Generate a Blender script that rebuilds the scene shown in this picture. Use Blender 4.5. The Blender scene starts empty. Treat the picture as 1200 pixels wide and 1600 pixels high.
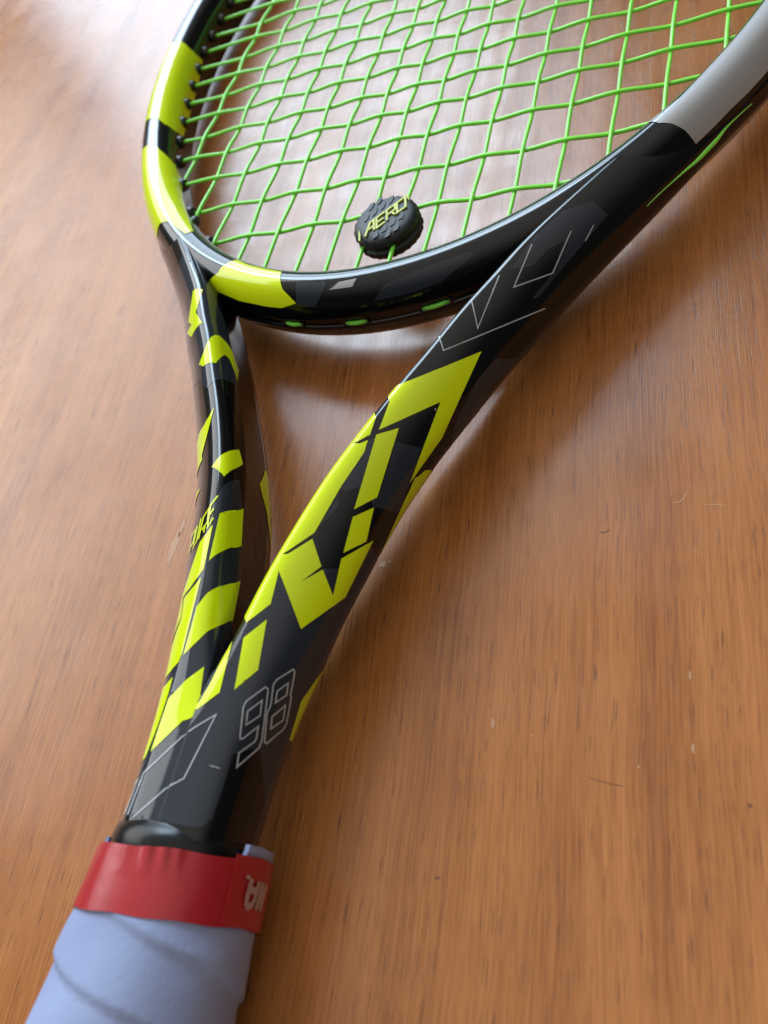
import bpy, math, random
from mathutils import Vector, Matrix
from mathutils.geometry import delaunay_2d_cdt

MM = 0.001
random.seed(7)
sc = bpy.context.scene
COL = sc.collection

# ------------------------------------------------------------------ camera
cam_d = bpy.data.cameras.new("camera")
cam = bpy.data.objects.new("camera", cam_d)
COL.objects.link(cam)
RIGHT = Vector((0.8992538, 0.2175958, -0.3794663))
UP = Vector((0.0042682, 0.8630897, 0.5050327))
BACK = Vector((0.4374064, -0.4557722, 0.7752079))
m = Matrix.Identity(4)
for i in range(3):
    m[i][0], m[i][1], m[i][2] = RIGHT[i], UP[i], BACK[i]
    m[i][3] = (99.8623, -175.4667, 154.7973)[i] * MM
cam.matrix_world = m
cam_d.sensor_fit = 'VERTICAL'
cam_d.sensor_height = 9.8
cam_d.sensor_width = 7.35
cam_d.lens = 1350.72 / 1600 * 9.8
cam_d.clip_start = 0.01
cam_d.clip_end = 50
cam_d.dof.use_dof = True
cam_d.dof.focus_distance = 0.195
cam_d.dof.aperture_fstop = 4.8
sc.camera = cam

# ------------------------------------------------------------------ world and window light
w = bpy.data.worlds.new("World")
sc.world = w
w.use_nodes = True
bg = w.node_tree.nodes["Background"]
# the room: a pale ceiling lit by the window above, dim walls towards the horizon
wn = w.node_tree.nodes
wl = w.node_tree.links
wtc = wn.new('ShaderNodeTexCoord')
wsep = wn.new('ShaderNodeSeparateXYZ')
wl.new(wtc.outputs['Generated'], wsep.inputs[0])
wmr = wn.new('ShaderNodeMapRange'); wmr.interpolation_type = 'SMOOTHSTEP'
for k_, v_ in (('From Min', 0.40), ('From Max', 0.95), ('To Min', 0.06), ('To Max', 0.88)):
    wmr.inputs[k_].default_value = v_
wl.new(wsep.outputs['Z'], wmr.inputs['Value'])
bg.inputs[0].default_value = (1.0, 0.96, 0.90, 1)
wl.new(wmr.outputs[0], bg.inputs[1])

def window_pane(name, az0, az1, z0, z1, dist, L, color):
    """one pane of the window across the room, an area lamp standing upright"""
    c0, c1 = math.radians(az0), math.radians(az1)
    p0 = Vector((math.sin(c0), math.cos(c0), 0)) * dist
    p1 = Vector((math.sin(c1), math.cos(c1), 0)) * dist
    wd = (p1 - p0).length
    ctr = (p0 + p1) / 2 + Vector((0, 0, (z0 + z1) / 2))
    n = -Vector((ctr.x, ctr.y, 0)).normalized()
    xax = (p1 - p0).normalized()
    zax = -n
    yax = zax.cross(xax)
    la = bpy.data.lights.new(name, 'AREA')
    la.shape = 'RECTANGLE'
    la.size, la.size_y = wd, z1 - z0
    la.energy = L * math.pi * wd * (z1 - z0)
    la.color = color
    o = bpy.data.objects.new(name, la)
    mm = Matrix.Identity(4)
    for i in range(3):
        mm[i][0], mm[i][1], mm[i][2], mm[i][3] = xax[i], yax[i], zax[i], ctr[i]
    o.matrix_world = mm
    COL.objects.link(o)

WIN = (0.65, 0.83, 1.0)
window_pane("window_light", -43.0, -14, 0.26, 0.86, 2.0, 5.4, WIN)
window_pane("window_light", -43.0, -14, 0.88, 2.25, 2.0, 15.5, WIN)
window_pane("window_light", -92, -47.0, 0.58, 1.95, 2.0, 4.6, (0.94, 0.97, 1.0))

sc.view_settings.view_transform = 'Standard'
sc.view_settings.look = 'None'
sc.view_settings.exposure = 0.0
sc.view_settings.gamma = 1.0
sc.cycles.max_bounces = 8

# ------------------------------------------------------------------ materials
def mat(name, color, rough=0.4, **kw):
    M = bpy.data.materials.new(name)
    M.use_nodes = True
    b = M.node_tree.nodes["Principled BSDF"]
    b.inputs["Base Color"].default_value = (*color, 1)
    b.inputs["Roughness"].default_value = rough
    for k, v in kw.items():
        b.inputs[k.replace('_', ' ')].default_value = v
    return M

def nd(M, t, **kw):
    n = M.node_tree.nodes.new(t)
    for k, v in kw.items():
        setattr(n, k, v)
    return n

def paint(name, color, rough, speck=0.0, var=0.06, metal=0.0):
    """lacquered frame paint: slight mottling, fine orange-peel relief, uneven gloss"""
    M = mat(name, color, rough, Coat_Weight=1.0, Coat_Roughness=0.06, Coat_IOR=1.42, Metallic=metal, Specular_IOR_Level=0.03)
    b = M.node_tree.nodes["Principled BSDF"]
    L = M.node_tree.links
    tc = nd(M, 'ShaderNodeTexCoord')
    n1 = nd(M, 'ShaderNodeTexNoise'); n1.inputs['Scale'].default_value = 2600; n1.inputs['Detail'].default_value = 2
    L.new(tc.outputs['Object'], n1.inputs['Vector'])
    mr = nd(M, 'ShaderNodeMapRange')
    mr.inputs['To Min'].default_value = 1 - var; mr.inputs['To Max'].default_value = 1 + var
    L.new(n1.outputs['Fac'], mr.inputs['Value'])
    mx = nd(M, 'ShaderNodeMix', data_type='RGBA', blend_type='MULTIPLY')
    mx.inputs[0].default_value = 1
    mx.inputs[6].default_value = (*color, 1)
    L.new(mr.outputs[0], mx.inputs[7])
    L.new(mx.outputs[2], b.inputs['Base Color'])
    n2 = nd(M, 'ShaderNodeTexNoise'); n2.inputs['Scale'].default_value = 60; n2.inputs['Detail'].default_value = 5
    L.new(tc.outputs['Object'], n2.inputs['Vector'])
    mr2 = nd(M, 'ShaderNodeMapRange')
    mr2.inputs['From Min'].default_value = 0.3; mr2.inputs['From Max'].default_value = 0.75
    mr2.inputs['To Min'].default_value = 0.02; mr2.inputs['To Max'].default_value = 0.07
    L.new(n2.outputs['Fac'], mr2.inputs['Value'])
    L.new(mr2.outputs[0], b.inputs['Coat Roughness'])
    bp = nd(M, 'ShaderNodeBump'); bp.inputs['Strength'].default_value = 0.012; bp.inputs['Distance'].default_value = 0.0004
    L.new(n1.outputs['Fac'], bp.inputs['Height'])
    L.new(bp.outputs[0], b.inputs['Coat Normal'])
    return M

BLACK = paint("gloss_black_paint", (0.003, 0.0036, 0.0042), 0.35)
CHAR = paint("charcoal_paint", (0.023, 0.029, 0.039), 0.40, var=0.12)
YELLOW = paint("lime_yellow_paint", (0.70, 0.85, 0.004), 0.42)
SILVER = paint("silver_paint", (0.42, 0.425, 0.435), 0.35, metal=0.15)
LINE = paint("grey_line_paint", (0.42, 0.44, 0.46), 0.4)
PLASTIC = mat("black_nylon", (0.010, 0.011, 0.013), 0.35)
RUBBER = mat("black_rubber", (0.005, 0.0055, 0.006), 0.25, Specular_IOR_Level=0.28)
DAMP = mat("dampener_rubber", (0.014, 0.016, 0.020), 0.55)
DYEL = mat("dampener_yellow", (0.50, 0.55, 0.03), 0.5)
STRING = mat("green_string", (0.27, 0.90, 0.09), 0.20, Subsurface_Weight=0.3, Subsurface_Radius=(0.4, 1.0, 0.2), Subsurface_Scale=0.0008)
SPECK = mat("pale_speck", (0.32, 0.31, 0.30), 0.6)

def noise_bump(M, scale, dist, strength=0.5, detail=4):
    b = M.node_tree.nodes["Principled BSDF"]
    tc = nd(M, 'ShaderNodeTexCoord')
    n = nd(M, 'ShaderNodeTexNoise'); n.inputs['Scale'].default_value = scale; n.inputs['Detail'].default_value = detail
    M.node_tree.links.new(tc.outputs['Object'], n.inputs['Vector'])
    bp = nd(M, 'ShaderNodeBump'); bp.inputs['Strength'].default_value = strength; bp.inputs['Distance'].default_value = dist
    M.node_tree.links.new(n.outputs['Fac'], bp.inputs['Height'])
    M.node_tree.links.new(bp.outputs[0], b.inputs['Normal'])
    return n

def cloth(name, c0, c1, rough, sc1, dist):
    M = mat(name, c0, rough)
    b = M.node_tree.nodes["Principled BSDF"]
    tc = nd(M, 'ShaderNodeTexCoord')
    n = nd(M, 'ShaderNodeTexNoise'); n.inputs['Scale'].default_value = 70; n.inputs['Detail'].default_value = 6
    M.node_tree.links.new(tc.outputs['Object'], n.inputs['Vector'])
    r = nd(M, 'ShaderNodeValToRGB')
    r.color_ramp.elements[0].position = 0.3; r.color_ramp.elements[1].position = 0.7
    r.color_ramp.elements[0].color = (*c0, 1); r.color_ramp.elements[1].color = (*c1, 1)
    M.node_tree.links.new(n.outputs['Fac'], r.inputs[0])
    M.node_tree.links.new(r.outputs[0], b.inputs['Base Color'])
    noise_bump(M, sc1, dist)
    return M

GRIP = cloth("lavender_overgrip", (0.26, 0.31, 0.50), (0.31, 0.37, 0.57), 0.75, 900, 0.00016)
TAPE = cloth("red_tape", (0.39, 0.011, 0.019), (0.45, 0.016, 0.026), 0.30, 120, 0.0006)
TAPETXT = mat("tape_print", (0.46, 0.30, 0.27), 0.5)
noise_bump(DAMP, 900, 0.0002, 0.4)
noise_bump(RUBBER, 120, 0.0004, 0.3)

# ------------------------------------------------------------------ wood
GA = math.radians(5.0)          # the grain runs almost along the racket
def wood():
    M = mat("varnished_wood", (0.4, 0.16, 0.06), 0.3)
    b = M.node_tree.nodes["Principled BSDF"]
    L = M.node_tree.links
    tc = nd(M, 'ShaderNodeTexCoord')
    rot = nd(M, 'ShaderNodeMapping'); rot.inputs['Rotation'].default_value = (0, 0, -GA)
    L.new(tc.outputs['Object'], rot.inputs['Vector'])
    # slow waviness of the fibres
    wv = nd(M, 'ShaderNodeTexNoise'); wv.inputs['Scale'].default_value = 9; wv.inputs['Detail'].default_value = 2
    L.new(rot.outputs[0], wv.inputs['Vector'])
    wm = nd(M, 'ShaderNodeVectorMath', operation='SCALE'); wm.inputs['Scale'].default_value = 0.006
    L.new(wv.outputs['Color'], wm.inputs[0])
    wa = nd(M, 'ShaderNodeVectorMath', operation='ADD')
    L.new(rot.outputs[0], wa.inputs[0]); L.new(wm.outputs[0], wa.inputs[1])
    def streak(sx, sy, detail, rough=0.6, off=0.0):
        mp = nd(M, 'ShaderNodeMapping'); mp.inputs['Scale'].default_value = (sx, sy, 1)
        mp.inputs['Location'].default_value = (off, off * 1.7, 0)
        L.new(wa.outputs[0], mp.inputs['Vector'])
        n = nd(M, 'ShaderNodeTexNoise'); n.inputs['Scale'].default_value = 1; n.inputs['Detail'].default_value = detail
        n.inputs['Roughness'].default_value = rough
        L.new(mp.outputs[0], n.inputs['Vector'])
        return n
    def rng(n, a, b_, c, d):
        r = nd(M, 'ShaderNodeMapRange')
        for k, v in zip(('From Min', 'From Max', 'To Min', 'To Max'), (a, b_, c, d)):
            r.inputs[k].default_value = v
        L.new(n.outputs[0], r.inputs['Value'])
        return r
    def math_(op, a, c):
        q = nd(M, 'ShaderNodeMath', operation=op)
        for k, v in enumerate((a, c)):
            if isinstance(v, (int, float)): q.inputs[k].default_value = v
            else: L.new(v.outputs[0], q.inputs[k])
        return q
    broad = streak(70, 4.0, 3)
    mid = streak(1400, 24, 4, off=3.1)
    fine = streak(4200, 75, 3, off=7.7)
    blot = streak(25, 14, 4, off=1.3)
    s = math_('ADD', math_('MULTIPLY', broad, 0.30), math_('MULTIPLY', mid, 0.28))
    s = math_('ADD', s, math_('MULTIPLY', fine, 0.34))
    s = math_('ADD', s, math_('MULTIPLY', blot, 0.22))
    ramp = nd(M, 'ShaderNodeValToRGB')
    e = ramp.color_ramp.elements
    e[0].position = 0.44; e[0].color = (0.215, 0.060, 0.0100, 1)
    e[1].position = 0.69; e[1].color = (0.49, 0.187, 0.052, 1)
    q = e.new(0.56); q.color = (0.375, 0.128, 0.029, 1)
    L.new(s.outputs[0], ramp.inputs[0])
    pore = rng(streak(4300, 140, 2, 0.5, off=11.0), 0.56, 0.68, 0.0, 1.0)
    gate = rng(streak(500, 22, 3, 0.5, off=5.0), 0.38, 0.60, 0.0, 1.0)
    pk = math_('MULTIPLY', pore, gate)
    pk = math_('MULTIPLY', pk, 0.85)
    mx = nd(M, 'ShaderNodeMix', data_type='RGBA')
    L.new(pk.outputs[0], mx.inputs[0]); L.new(ramp.outputs[0], mx.inputs[6])
    mx.inputs[7].default_value = (0.10, 0.032, 0.014, 1)
    L.new(mx.outputs[2], b.inputs['Base Color'])
    # varnish: uneven gloss with a faint relief that follows the fibres
    gl = nd(M, 'ShaderNodeTexNoise'); gl.inputs['Scale'].default_value = 40; gl.inputs['Detail'].default_value = 6
    L.new(rot.outputs[0], gl.inputs['Vector'])
    L.new(rng(gl, 0.3, 0.7, 0.22, 0.33).outputs[0], b.inputs['Roughness'])
    b.inputs['Specular IOR Level'].default_value = 0.5
    h = math_('ADD', math_('MULTIPLY', fine, 0.22), math_('MULTIPLY', pk, -0.15))
    wob = streak(45, 35, 2, off=2.0)
    h = math_('ADD', h, math_('MULTIPLY', wob, 1.2))
    bp = nd(M, 'ShaderNodeBump'); bp.inputs['Strength'].default_value = 0.35; bp.inputs['Distance'].default_value = 0.00025
    L.new(h.outputs[0], bp.inputs['Height']); L.new(bp.outputs[0], b.inputs['Normal'])
    return M
WOOD = wood()

# ------------------------------------------------------------------ helpers
def mesh_obj(name, verts, faces, material, parent=None, smooth=True, label=None, loc=None):
    me = bpy.data.meshes.new(name)
    me.from_pydata([tuple(v) for v in verts], [], faces)
    me.materials.append(material)
    if smooth:
        me.polygons.foreach_set('use_smooth', [True] * len(me.polygons))
    me.update()
    o = bpy.data.objects.new(name, me)
    COL.objects.link(o)
    if parent: o.parent = parent
    if label: o['label'] = label
    if loc: o.location = loc
    return o

def lerp(a, b, t): return a + (b - a) * t

def spline(keys, t):
    """Catmull-Rom through a list of tuples, t in 0..len-1"""
    n = len(keys)
    i = min(int(t), n - 2); f = t - i
    p0, p1, p2, p3 = keys[max(i - 1, 0)], keys[i], keys[i + 1], keys[min(i + 2, n - 1)]
    return tuple(0.5 * (2 * b + (c - a) * f + (2 * a - 5 * b + 4 * c - d) * f * f + (3 * b - a - 3 * c + d) * f ** 3)
                 for a, b, c, d in zip(p0, p1, p2, p3))

def chaikin(P, rounds, closed=False):
    for _ in range(rounds):
        Q = [] if closed else [P[0]]
        rg = range(len(P)) if closed else range(len(P) - 1)
        for i in rg:
            a, b = P[i], P[(i + 1) % len(P)]
            Q.append(tuple(lerp(x, y, .25) for x, y in zip(a, b)))
            Q.append(tuple(lerp(x, y, .75) for x, y in zip(a, b)))
        if not closed: Q.append(P[-1])
        P = Q
    return P

def tube(path, r, sides=8, cap=True):
    """verts and faces of a round tube along a list of Vectors"""
    V, F = [], []
    n = len(path)
    prev = None
    for i, p in enumerate(path):
        t = (path[min(i + 1, n - 1)] - path[max(i - 1, 0)]).normalized()
        if prev is None:
            a = Vector((0, 0, 1)) if abs(t.z) < .9 else Vector((1, 0, 0))
            x = t.cross(a).normalized()
        else:
            x = (prev - t * prev.dot(t)).normalized()
        prev = x
        y = t.cross(x)
        for k in range(sides):
            c = 2 * math.pi * k / sides
            V.append(p + (x * math.cos(c) + y * math.sin(c)) * r)
    for i in range(n - 1):
        for k in range(sides):
            k2 = (k + 1) % sides
            F.append((i * sides + k, i * sides + k2, (i + 1) * sides + k2, (i + 1) * sides + k))
    if cap:
        F.append(tuple(range(sides))[::-1])
        F.append(tuple((n - 1) * sides + k for k in range(sides)))
    return V, F

class Surf:
    """a grid surface: rows x cols points (mm); decals are laid on it in (u, v) = (row, column)"""
    def __init__(self, grid, closed_v=True, closed_u=False):
        self.g, self.nu, self.nv = grid, len(grid), len(grid[0])
        self.cv, self.cu = closed_v, closed_u
        self.nrm = [[self._n(i, j) for j in range(self.nv)] for i in range(self.nu)]
    def _p(self, i, j):
        j = j % self.nv if self.cv else min(max(j, 0), self.nv - 1)
        i = i % self.nu if self.cu else min(max(i, 0), self.nu - 1)
        return self.g[i][j]
    def _n(self, i, j):
        a = self._p(i + 1, j) - self._p(i - 1, j)
        b = self._p(i, j + 1) - self._p(i, j - 1)
        n = a.cross(b)
        return n.normalized() if n.length > 1e-9 else Vector((0, 0, 1))
    def _nn(self, i, j):
        j = j % self.nv if self.cv else min(max(j, 0), self.nv - 1)
        i = i % self.nu if self.cu else min(max(i, 0), self.nu - 1)
        return self.nrm[i][j]
    def at(self, u, v, off=0.0):
        i, j = math.floor(u), math.floor(v)
        a, b = u - i, v - j
        def bl(f):
            return (f(i, j) * (1 - a) * (1 - b) + f(i + 1, j) * a * (1 - b) + f(i, j + 1) * (1 - a) * b + f(i + 1, j + 1) * a * b)
        return bl(self._p) + bl(self._nn).normalized() * (off * self.sign)
    sign = 1
    def faces(self):
        F = []
        for i in range(self.nu if self.cu else self.nu - 1):
            for j in range(self.nv if self.cv else self.nv - 1):
                i2, j2 = (i + 1) % self.nu, (j + 1) % self.nv
                f = (i * self.nv + j, i2 * self.nv + j, i2 * self.nv + j2, i * self.nv + j2)
                F.append(f if self.sign > 0 else f[::-1])
        return F
    def verts(self, mirror=False):
        return [Vector(((-p.x if mirror else p.x), p.y, p.z)) * MM for r in self.g for p in r]

def fill_uv(poly, holes=(), step=(0.7, 0.9)):
    """triangulate a (u, v) outline with interior points so it can follow a curved surface"""
    def dens(P):
        Q = []
        for k in range(len(P)):
            a, b = P[k], P[(k + 1) % len(P)]
            n = max(1, int(max(abs(b[0] - a[0]) / step[0], abs(b[1] - a[1]) / step[1])))
            for t in range(n):
                Q.append((lerp(a[0], b[0], t / n), lerp(a[1], b[1], t / n)))
        return Q
    loops = [dens(poly)] + [dens(h) for h in holes]
    pts, edges = [], []
    for Lp in loops:
        s = len(pts)
        pts += Lp
        edges += [(s + k, s + (k + 1) % len(Lp)) for k in range(len(Lp))]
    u0, u1 = min(p[0] for p in poly), max(p[0] for p in poly)
    v0, v1 = min(p[1] for p in poly), max(p[1] for p in poly)
    def inside(x, y, P):
        c = False
        for k in range(len(P)):
            (a, b), (d, e) = P[k], P[k - 1]
            if (b > y) != (e > y) and x < (d - a) * (y - b) / (e - b) + a: c = not c
        return c
    x = u0 + step[0] * .5
    while x < u1:
        y = v0 + step[1] * .5
        while y < v1:
            if inside(x, y, poly) and not any(inside(x, y, h) for h in holes):
                pts.append((x, y))
            y += step[1]
        x += step[0]
    V, E, F, *_ = delaunay_2d_cdt([Vector(p) for p in pts], edges, [], 0, 1e-6)
    out = []
    for f in F:
        cx = sum(V[i].x for i in f) / 3; cy = sum(V[i].y for i in f) / 3
        if inside(cx, cy, poly) and not any(inside(cx, cy, h) for h in holes):
            out.append(tuple(f))
    return V, out

def decal(name, surf, poly, material, parent, off=0.08, mirror=False, holes=(), label=None, step=(0.7, 0.9)):
    V, F = fill_uv(poly, holes, step)
    P = [surf.at(v.x, v.y, off) for v in V]
    if not P or not F: return None
    if mirror: P = [Vector((-p.x, p.y, p.z)) for p in P]
    # keep the paint's face outwards
    out = []
    for f in F:
        a, b, c = (P[i] for i in f)
        vx = [V[i] for i in f]
        n = surf.at(sum(v.x for v in vx) / 3, sum(v.y for v in vx) / 3, 1.0) - surf.at(sum(v.x for v in vx) / 3, sum(v.y for v in vx) / 3, 0.0)
        if mirror: n.x = -n.x
        out.append(f if (b - a).cross(c - a).dot(n) > 0 else f[::-1])
    return mesh_obj(name, [p * MM for p in P], out, material, parent, label=label)

def line_poly(pts, wd, closed=False):
    """outline of a thin line of width wd along (u, v) points whose units are already millimetres"""
    n = len(pts)
    L_, R_ = [], []
    for i in range(n):
        a = pts[i - 1] if (i > 0 or closed) else None
        b = pts[i]
        c = pts[(i + 1) % n] if (i < n - 1 or closed) else None
        d1 = Vector(b) - Vector(a) if a else None
        d2 = Vector(c) - Vector(b) if c else None
        d1 = d1.normalized() if d1 else d2.normalized()
        d2 = d2.normalized() if d2 else d1
        n1 = Vector((-d1.y, d1.x)); n2 = Vector((-d2.y, d2.x))
        mtr = (n1 + n2)
        mtr = mtr.normalized() if mtr.length > 1e-3 else n1
        k = wd / 2 / max(0.35, mtr.dot(n1))
        L_.append(tuple(Vector(b) + mtr * k)); R_.append(tuple(Vector(b) - mtr * k))
    return L_, R_

# ------------------------------------------------------------------ table
def table():
    V, F = [], []
    x0, x1, y0, y1, t, b = -0.75, 0.75, -0.55, 0.65, 0.028, 0.002
    prof = [(b, 0), (0.0006, -0.0006), (0, -b), (0, -t + b), (b, -t)]
    rings = []
    for (ins, z) in prof:
        s = len(V)
        V += [Vector((x0 + ins, y0 + ins, z)), Vector((x1 - ins, y0 + ins, z)), Vector((x1 - ins, y1 - ins, z)), Vector((x0 + ins, y1 - ins, z))]
        rings.append(s)
    F.append((0, 1, 2, 3))
    for a, c in zip(rings[:-1], rings[1:]):
        for k in range(4):
            F.append((a + k, c + k, c + (k + 1) % 4, a + (k + 1) % 4))
    s = rings[-1]
    F.append((s + 3, s + 2, s + 1, s))
    o = mesh_obj("table_top", V, F, WOOD, smooth=False)
    o['label'] = "orange-brown varnished wooden table top with fine dark grain, worn patches and scratches"
    o['category'] = "table"
    return o
TABLE = table()

# ------------------------------------------------------------------ racket
B_SL = 0.0177
TH = -math.atan(B_SL)
racket = bpy.data.objects.new("tennis_racket", None)
COL.objects.link(racket)
racket.empty_display_size = 0.05
racket.rotation_euler = (TH, 0, 0)
racket.location = (0, 0, 15.1 * math.cos(TH) * MM)
racket['label'] = "black and lime-yellow tennis racket with green strings lying on the wooden table"
racket['category'] = "tennis racket"

# head: an ellipse with a rounded, slightly pointed section
HC, HA, HB = 128.0, 113.0, 161.2
def hoop_surface(nu=420):
    up = [(6.3, 1.2), (6.0, 2.6), (5.0, 5.0), (3.6, 7.1), (1.9, 8.7), (0.1, 9.35), (-1.9, 9.1), (-4.2, 8.1), (-5.9, 6.2), (-6.8, 3.4), (-7.0, 0)]
    full = [(5.5, 0.0), (5.6, 0.9)] + up + [(-7.0, -2.6), (-6.95, -4.6), (-6.7, -6.4), (-5.6, -8.0), (-3.0, -9.0)] + [(n, -z) for n, z in up[:6][::-1]] + [(5.6, -0.9)]
    prof = chaikin(full, 2, True)
    g = []
    for i in range(nu):
        t = 2 * math.pi * i / nu - math.pi / 2
        c = Vector((HA * math.cos(t), HC + HB * math.sin(t), 0))
        n = Vector((math.cos(t) / HA, math.sin(t) / HB, 0)).normalized()
        deep = 1 + 0.19 * math.exp(-((c.y - 110) / 75) ** 2)          # the beam is deepest at the sides
        g.append([c + n * a + Vector((0, 0, z if z > 0 else z * deep)) for a, z in prof])
    s = Surf(g, True, True)
    return s
HOOP = hoop_surface()
p_ = HOOP.at(0, 20, 1); q_ = HOOP.at(0, 20, 0)
if (p_ - q_).dot(q_ - Vector((0, HC - HB, 0))) < 0: HOOP.sign = -1
hoop = mesh_obj("head_hoop", HOOP.verts(), HOOP.faces(), BLACK, racket)

# throat arms running into the shaft
OUT = [(99.27, 33.46), (92.94, 21.53), (78.06, 0.01), (69.61, -11.65), (59.21, -26.16), (52.68, -36.06), (47.16, -45.88), (41.98, -54.62),
       (36.72, -65.08), (31.81, -75.15), (27.34, -85.69), (23.92, -95.55), (20.81, -107.45), (18.05, -118.36), (16.01, -127.88), (14.2, -136.14), (13.0, -143.06), (12.3, -151.01), (12.1, -160.0), (12.1, -166.0)]
HH = [6.0, 7.2, 8.7, 10.1, 11.1, 11.59, 11.71, 11.56, 11.3, 11.17, 11.14, 11.25, 11.42, 11.41, 11.21, 10.98, 10.77, 10.56, 10.44, 10.45]
WW = [10.51, 10.83, 11.36, 11.87, 12.25, 12.48, 12.5, 12.42, 12.48, 12.89, 13.39, 13.94, 14.35, 14.39, 14.14, 14.08, 14.02, 13.98, 13.95, 13.92]
def skew(p):     # the throat sits a touch off the axis of the string bed
    k = min(1, max(0, (-p.y - 90) / 60))
    return Vector((p.x + lerp(1.35 + 0.01726 * p.y, -0.35, k * k * (3 - 2 * k)) * min(1, max(0, (10 - p.y) / 40)), p.y, p.z - 0.9))
ARM_K = [(0, 0), (0, .22), (0, .40), (0, .46), (.03, .60), (.09, .85), (.17, .98), (.27, 1.01), (.42, .95), (.63, .77), (.82, .54), (.97, .30), (1, .12), (1, 0)]
SHAFT_K = [(0, 0), (0, .4), (0, .8), (0, 1.0), (0, 1.0), (.10, .998), (.22, .99), (.36, .98), (.50, .955), (.66, .88), (.82, .70), (.95, .42), (1, .18), (1, 0)]

def arm_surface(rows=190):
    g = []
    n = len(OUT)
    for r in range(rows):
        t = (n - 1) * r / (rows - 1)
        ox, oy = spline(OUT, t)
        h = spline([(q,) for q in HH], t)[0]
        wd = spline([(q,) for q in WW], t)[0]
        a = spline(OUT, max(0, t - .25)); b = spline(OUT, min(n - 1, t + .25))
        tg = Vector((b[0] - a[0], b[1] - a[1])).normalized()
        nr = Vector((-tg.y, tg.x))          # pointing outwards
        k = min(1, max(0, (-oy - 112) / 36)); k = k * k * (3 - 2 * k)
        nr = (nr * (1 - k) + Vector((1, 0)) * k).normalized()
        O = Vector((ox, oy)); I = O - nr * wd
        if I.x < 0:
            f = O.x / (O.x - I.x)
            I = O + (I - O) * f
        keys = [(lerp(p[0], q[0], k), lerp(p[1], q[1], k)) for p, q in zip(ARM_K, SHAFT_K)]
        half = chaikin(keys, 2)
        prof = half + [(f, -z) for f, z in half[::-1][1:-1]]
        g.append([Vector((lerp(I.x, O.x, f), lerp(I.y, O.y, f), z * h)) for f, z in prof])
    return Surf(g, True, False)
ARM0 = arm_surface()
NV = ARM0.nv
ARM = Surf([[skew(p) for p in r] for r in ARM0.g], True, False)
def left_row(r):
    o = r[NV // 2]; w_ = (o - r[0]).length
    k = math.exp(-((o.y + 62) / 45) ** 2) if o.y > -62 else max(.5, 1 - (-62 - o.y) / 90)
    return [skew(Vector((-p.x - 1.0 * k * (Vector((p.x, p.y)) - Vector((r[0].x, r[0].y))).length / w_, p.y, p.z))) for p in r]
ARM_L = Surf([left_row(r) for r in ARM0.g], True, False)
p_ = ARM.at(60, NV * .25, 1); q_ = ARM.at(60, NV * .25, 0)
if (p_ - q_).z < 0: ARM.sign = -1
ARM_L.sign = -ARM.sign
JOIN = next(i for i, r in enumerate(ARM0.g) if r[0].x < 1e-6)
ARM_R_FACES = [f for f in ARM.faces() if max(f) < (JOIN + 2) * NV]
ARM_L_FACES = [f for f in ARM_L.faces() if max(f) < (JOIN + 2) * NV]
right_arm = mesh_obj("throat_arm", ARM.verts()[:(JOIN + 2) * NV], ARM_R_FACES, BLACK, racket)
left_arm = mesh_obj("throat_arm", ARM_L.verts()[:(JOIN + 2) * NV], ARM_L_FACES, BLACK, racket)

# below the crotch the two arms are one shaft
CREASE = next(j for j, p in enumerate(ARM0.g[JOIN + 8]) if p.x > 0.02) - 1
def shaft_surface(closed):
    c, e = CREASE, NV // 2
    g = []
    for l, r in zip(ARM_L.g[JOIN:], ARM.g[JOIN:]):
        mid = (l[c] + r[c]) / 2
        top = [l[j] for j in range(e, c, -1)] + [mid] + [r[j] for j in range(c + 1, e + 1)]
        mid2 = (l[NV - c] + r[NV - c]) / 2
        bot = [r[j] for j in range(e + 1, NV - c)] + [mid2] + [l[j] for j in range(NV - c - 1, e, -1)]
        g.append(top + bot)
    return Surf(g, True, False)
SHAFT = shaft_surface(True)
p_ = SHAFT.at(20, NV * .2, 1); q_ = SHAFT.at(20, NV * .2, 0)
if (p_ - q_).z < 0: SHAFT.sign = -1
shaft = mesh_obj("shaft", SHAFT.verts(), SHAFT.faces(), BLACK, racket)

# ------------------------------------------------------------------ strings
MX = [4.75, 13.9, 23.8, 34.75, 45.6, 57.3, 69.4, 82.9]
MAINS = [-x for x in MX[::-1]] + MX
CR = [0.0, 15.8, 31.2, 44.5, 56.1, 67.7, 79.0, 90.1, 101.0, 112.1, 122.5, 133.6, 144.8, 156.2, 167.8, 179.6, 191.8, 204.6, 218.4, 235]
IA, IB = HA - 6.0, HB - 6.0
SR, WAVE = 0.58, 0.42
def weave(i, j): return WAVE if (i + j) % 2 == 0 else -WAVE     # height of main i at cross j

def cross_dist(d):  # smooth crossing profile
    return d
def string_path(ends, knots):
    """ends: two (s) values, knots: list of (s, z); a smooth up-and-down path"""
    P = [(ends[0], 0.0)] + knots + [(ends[1], 0.0)]
    out = []
    for a, b in zip(P[:-1], P[1:]):
        n = 7
        for k in range(n):
            t = k / n
            e = t * t * (3 - 2 * t)
            out.append((lerp(a[0], b[0], t), lerp(a[1], b[1], e)))
    out.append(P[-1])
    return out

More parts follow.
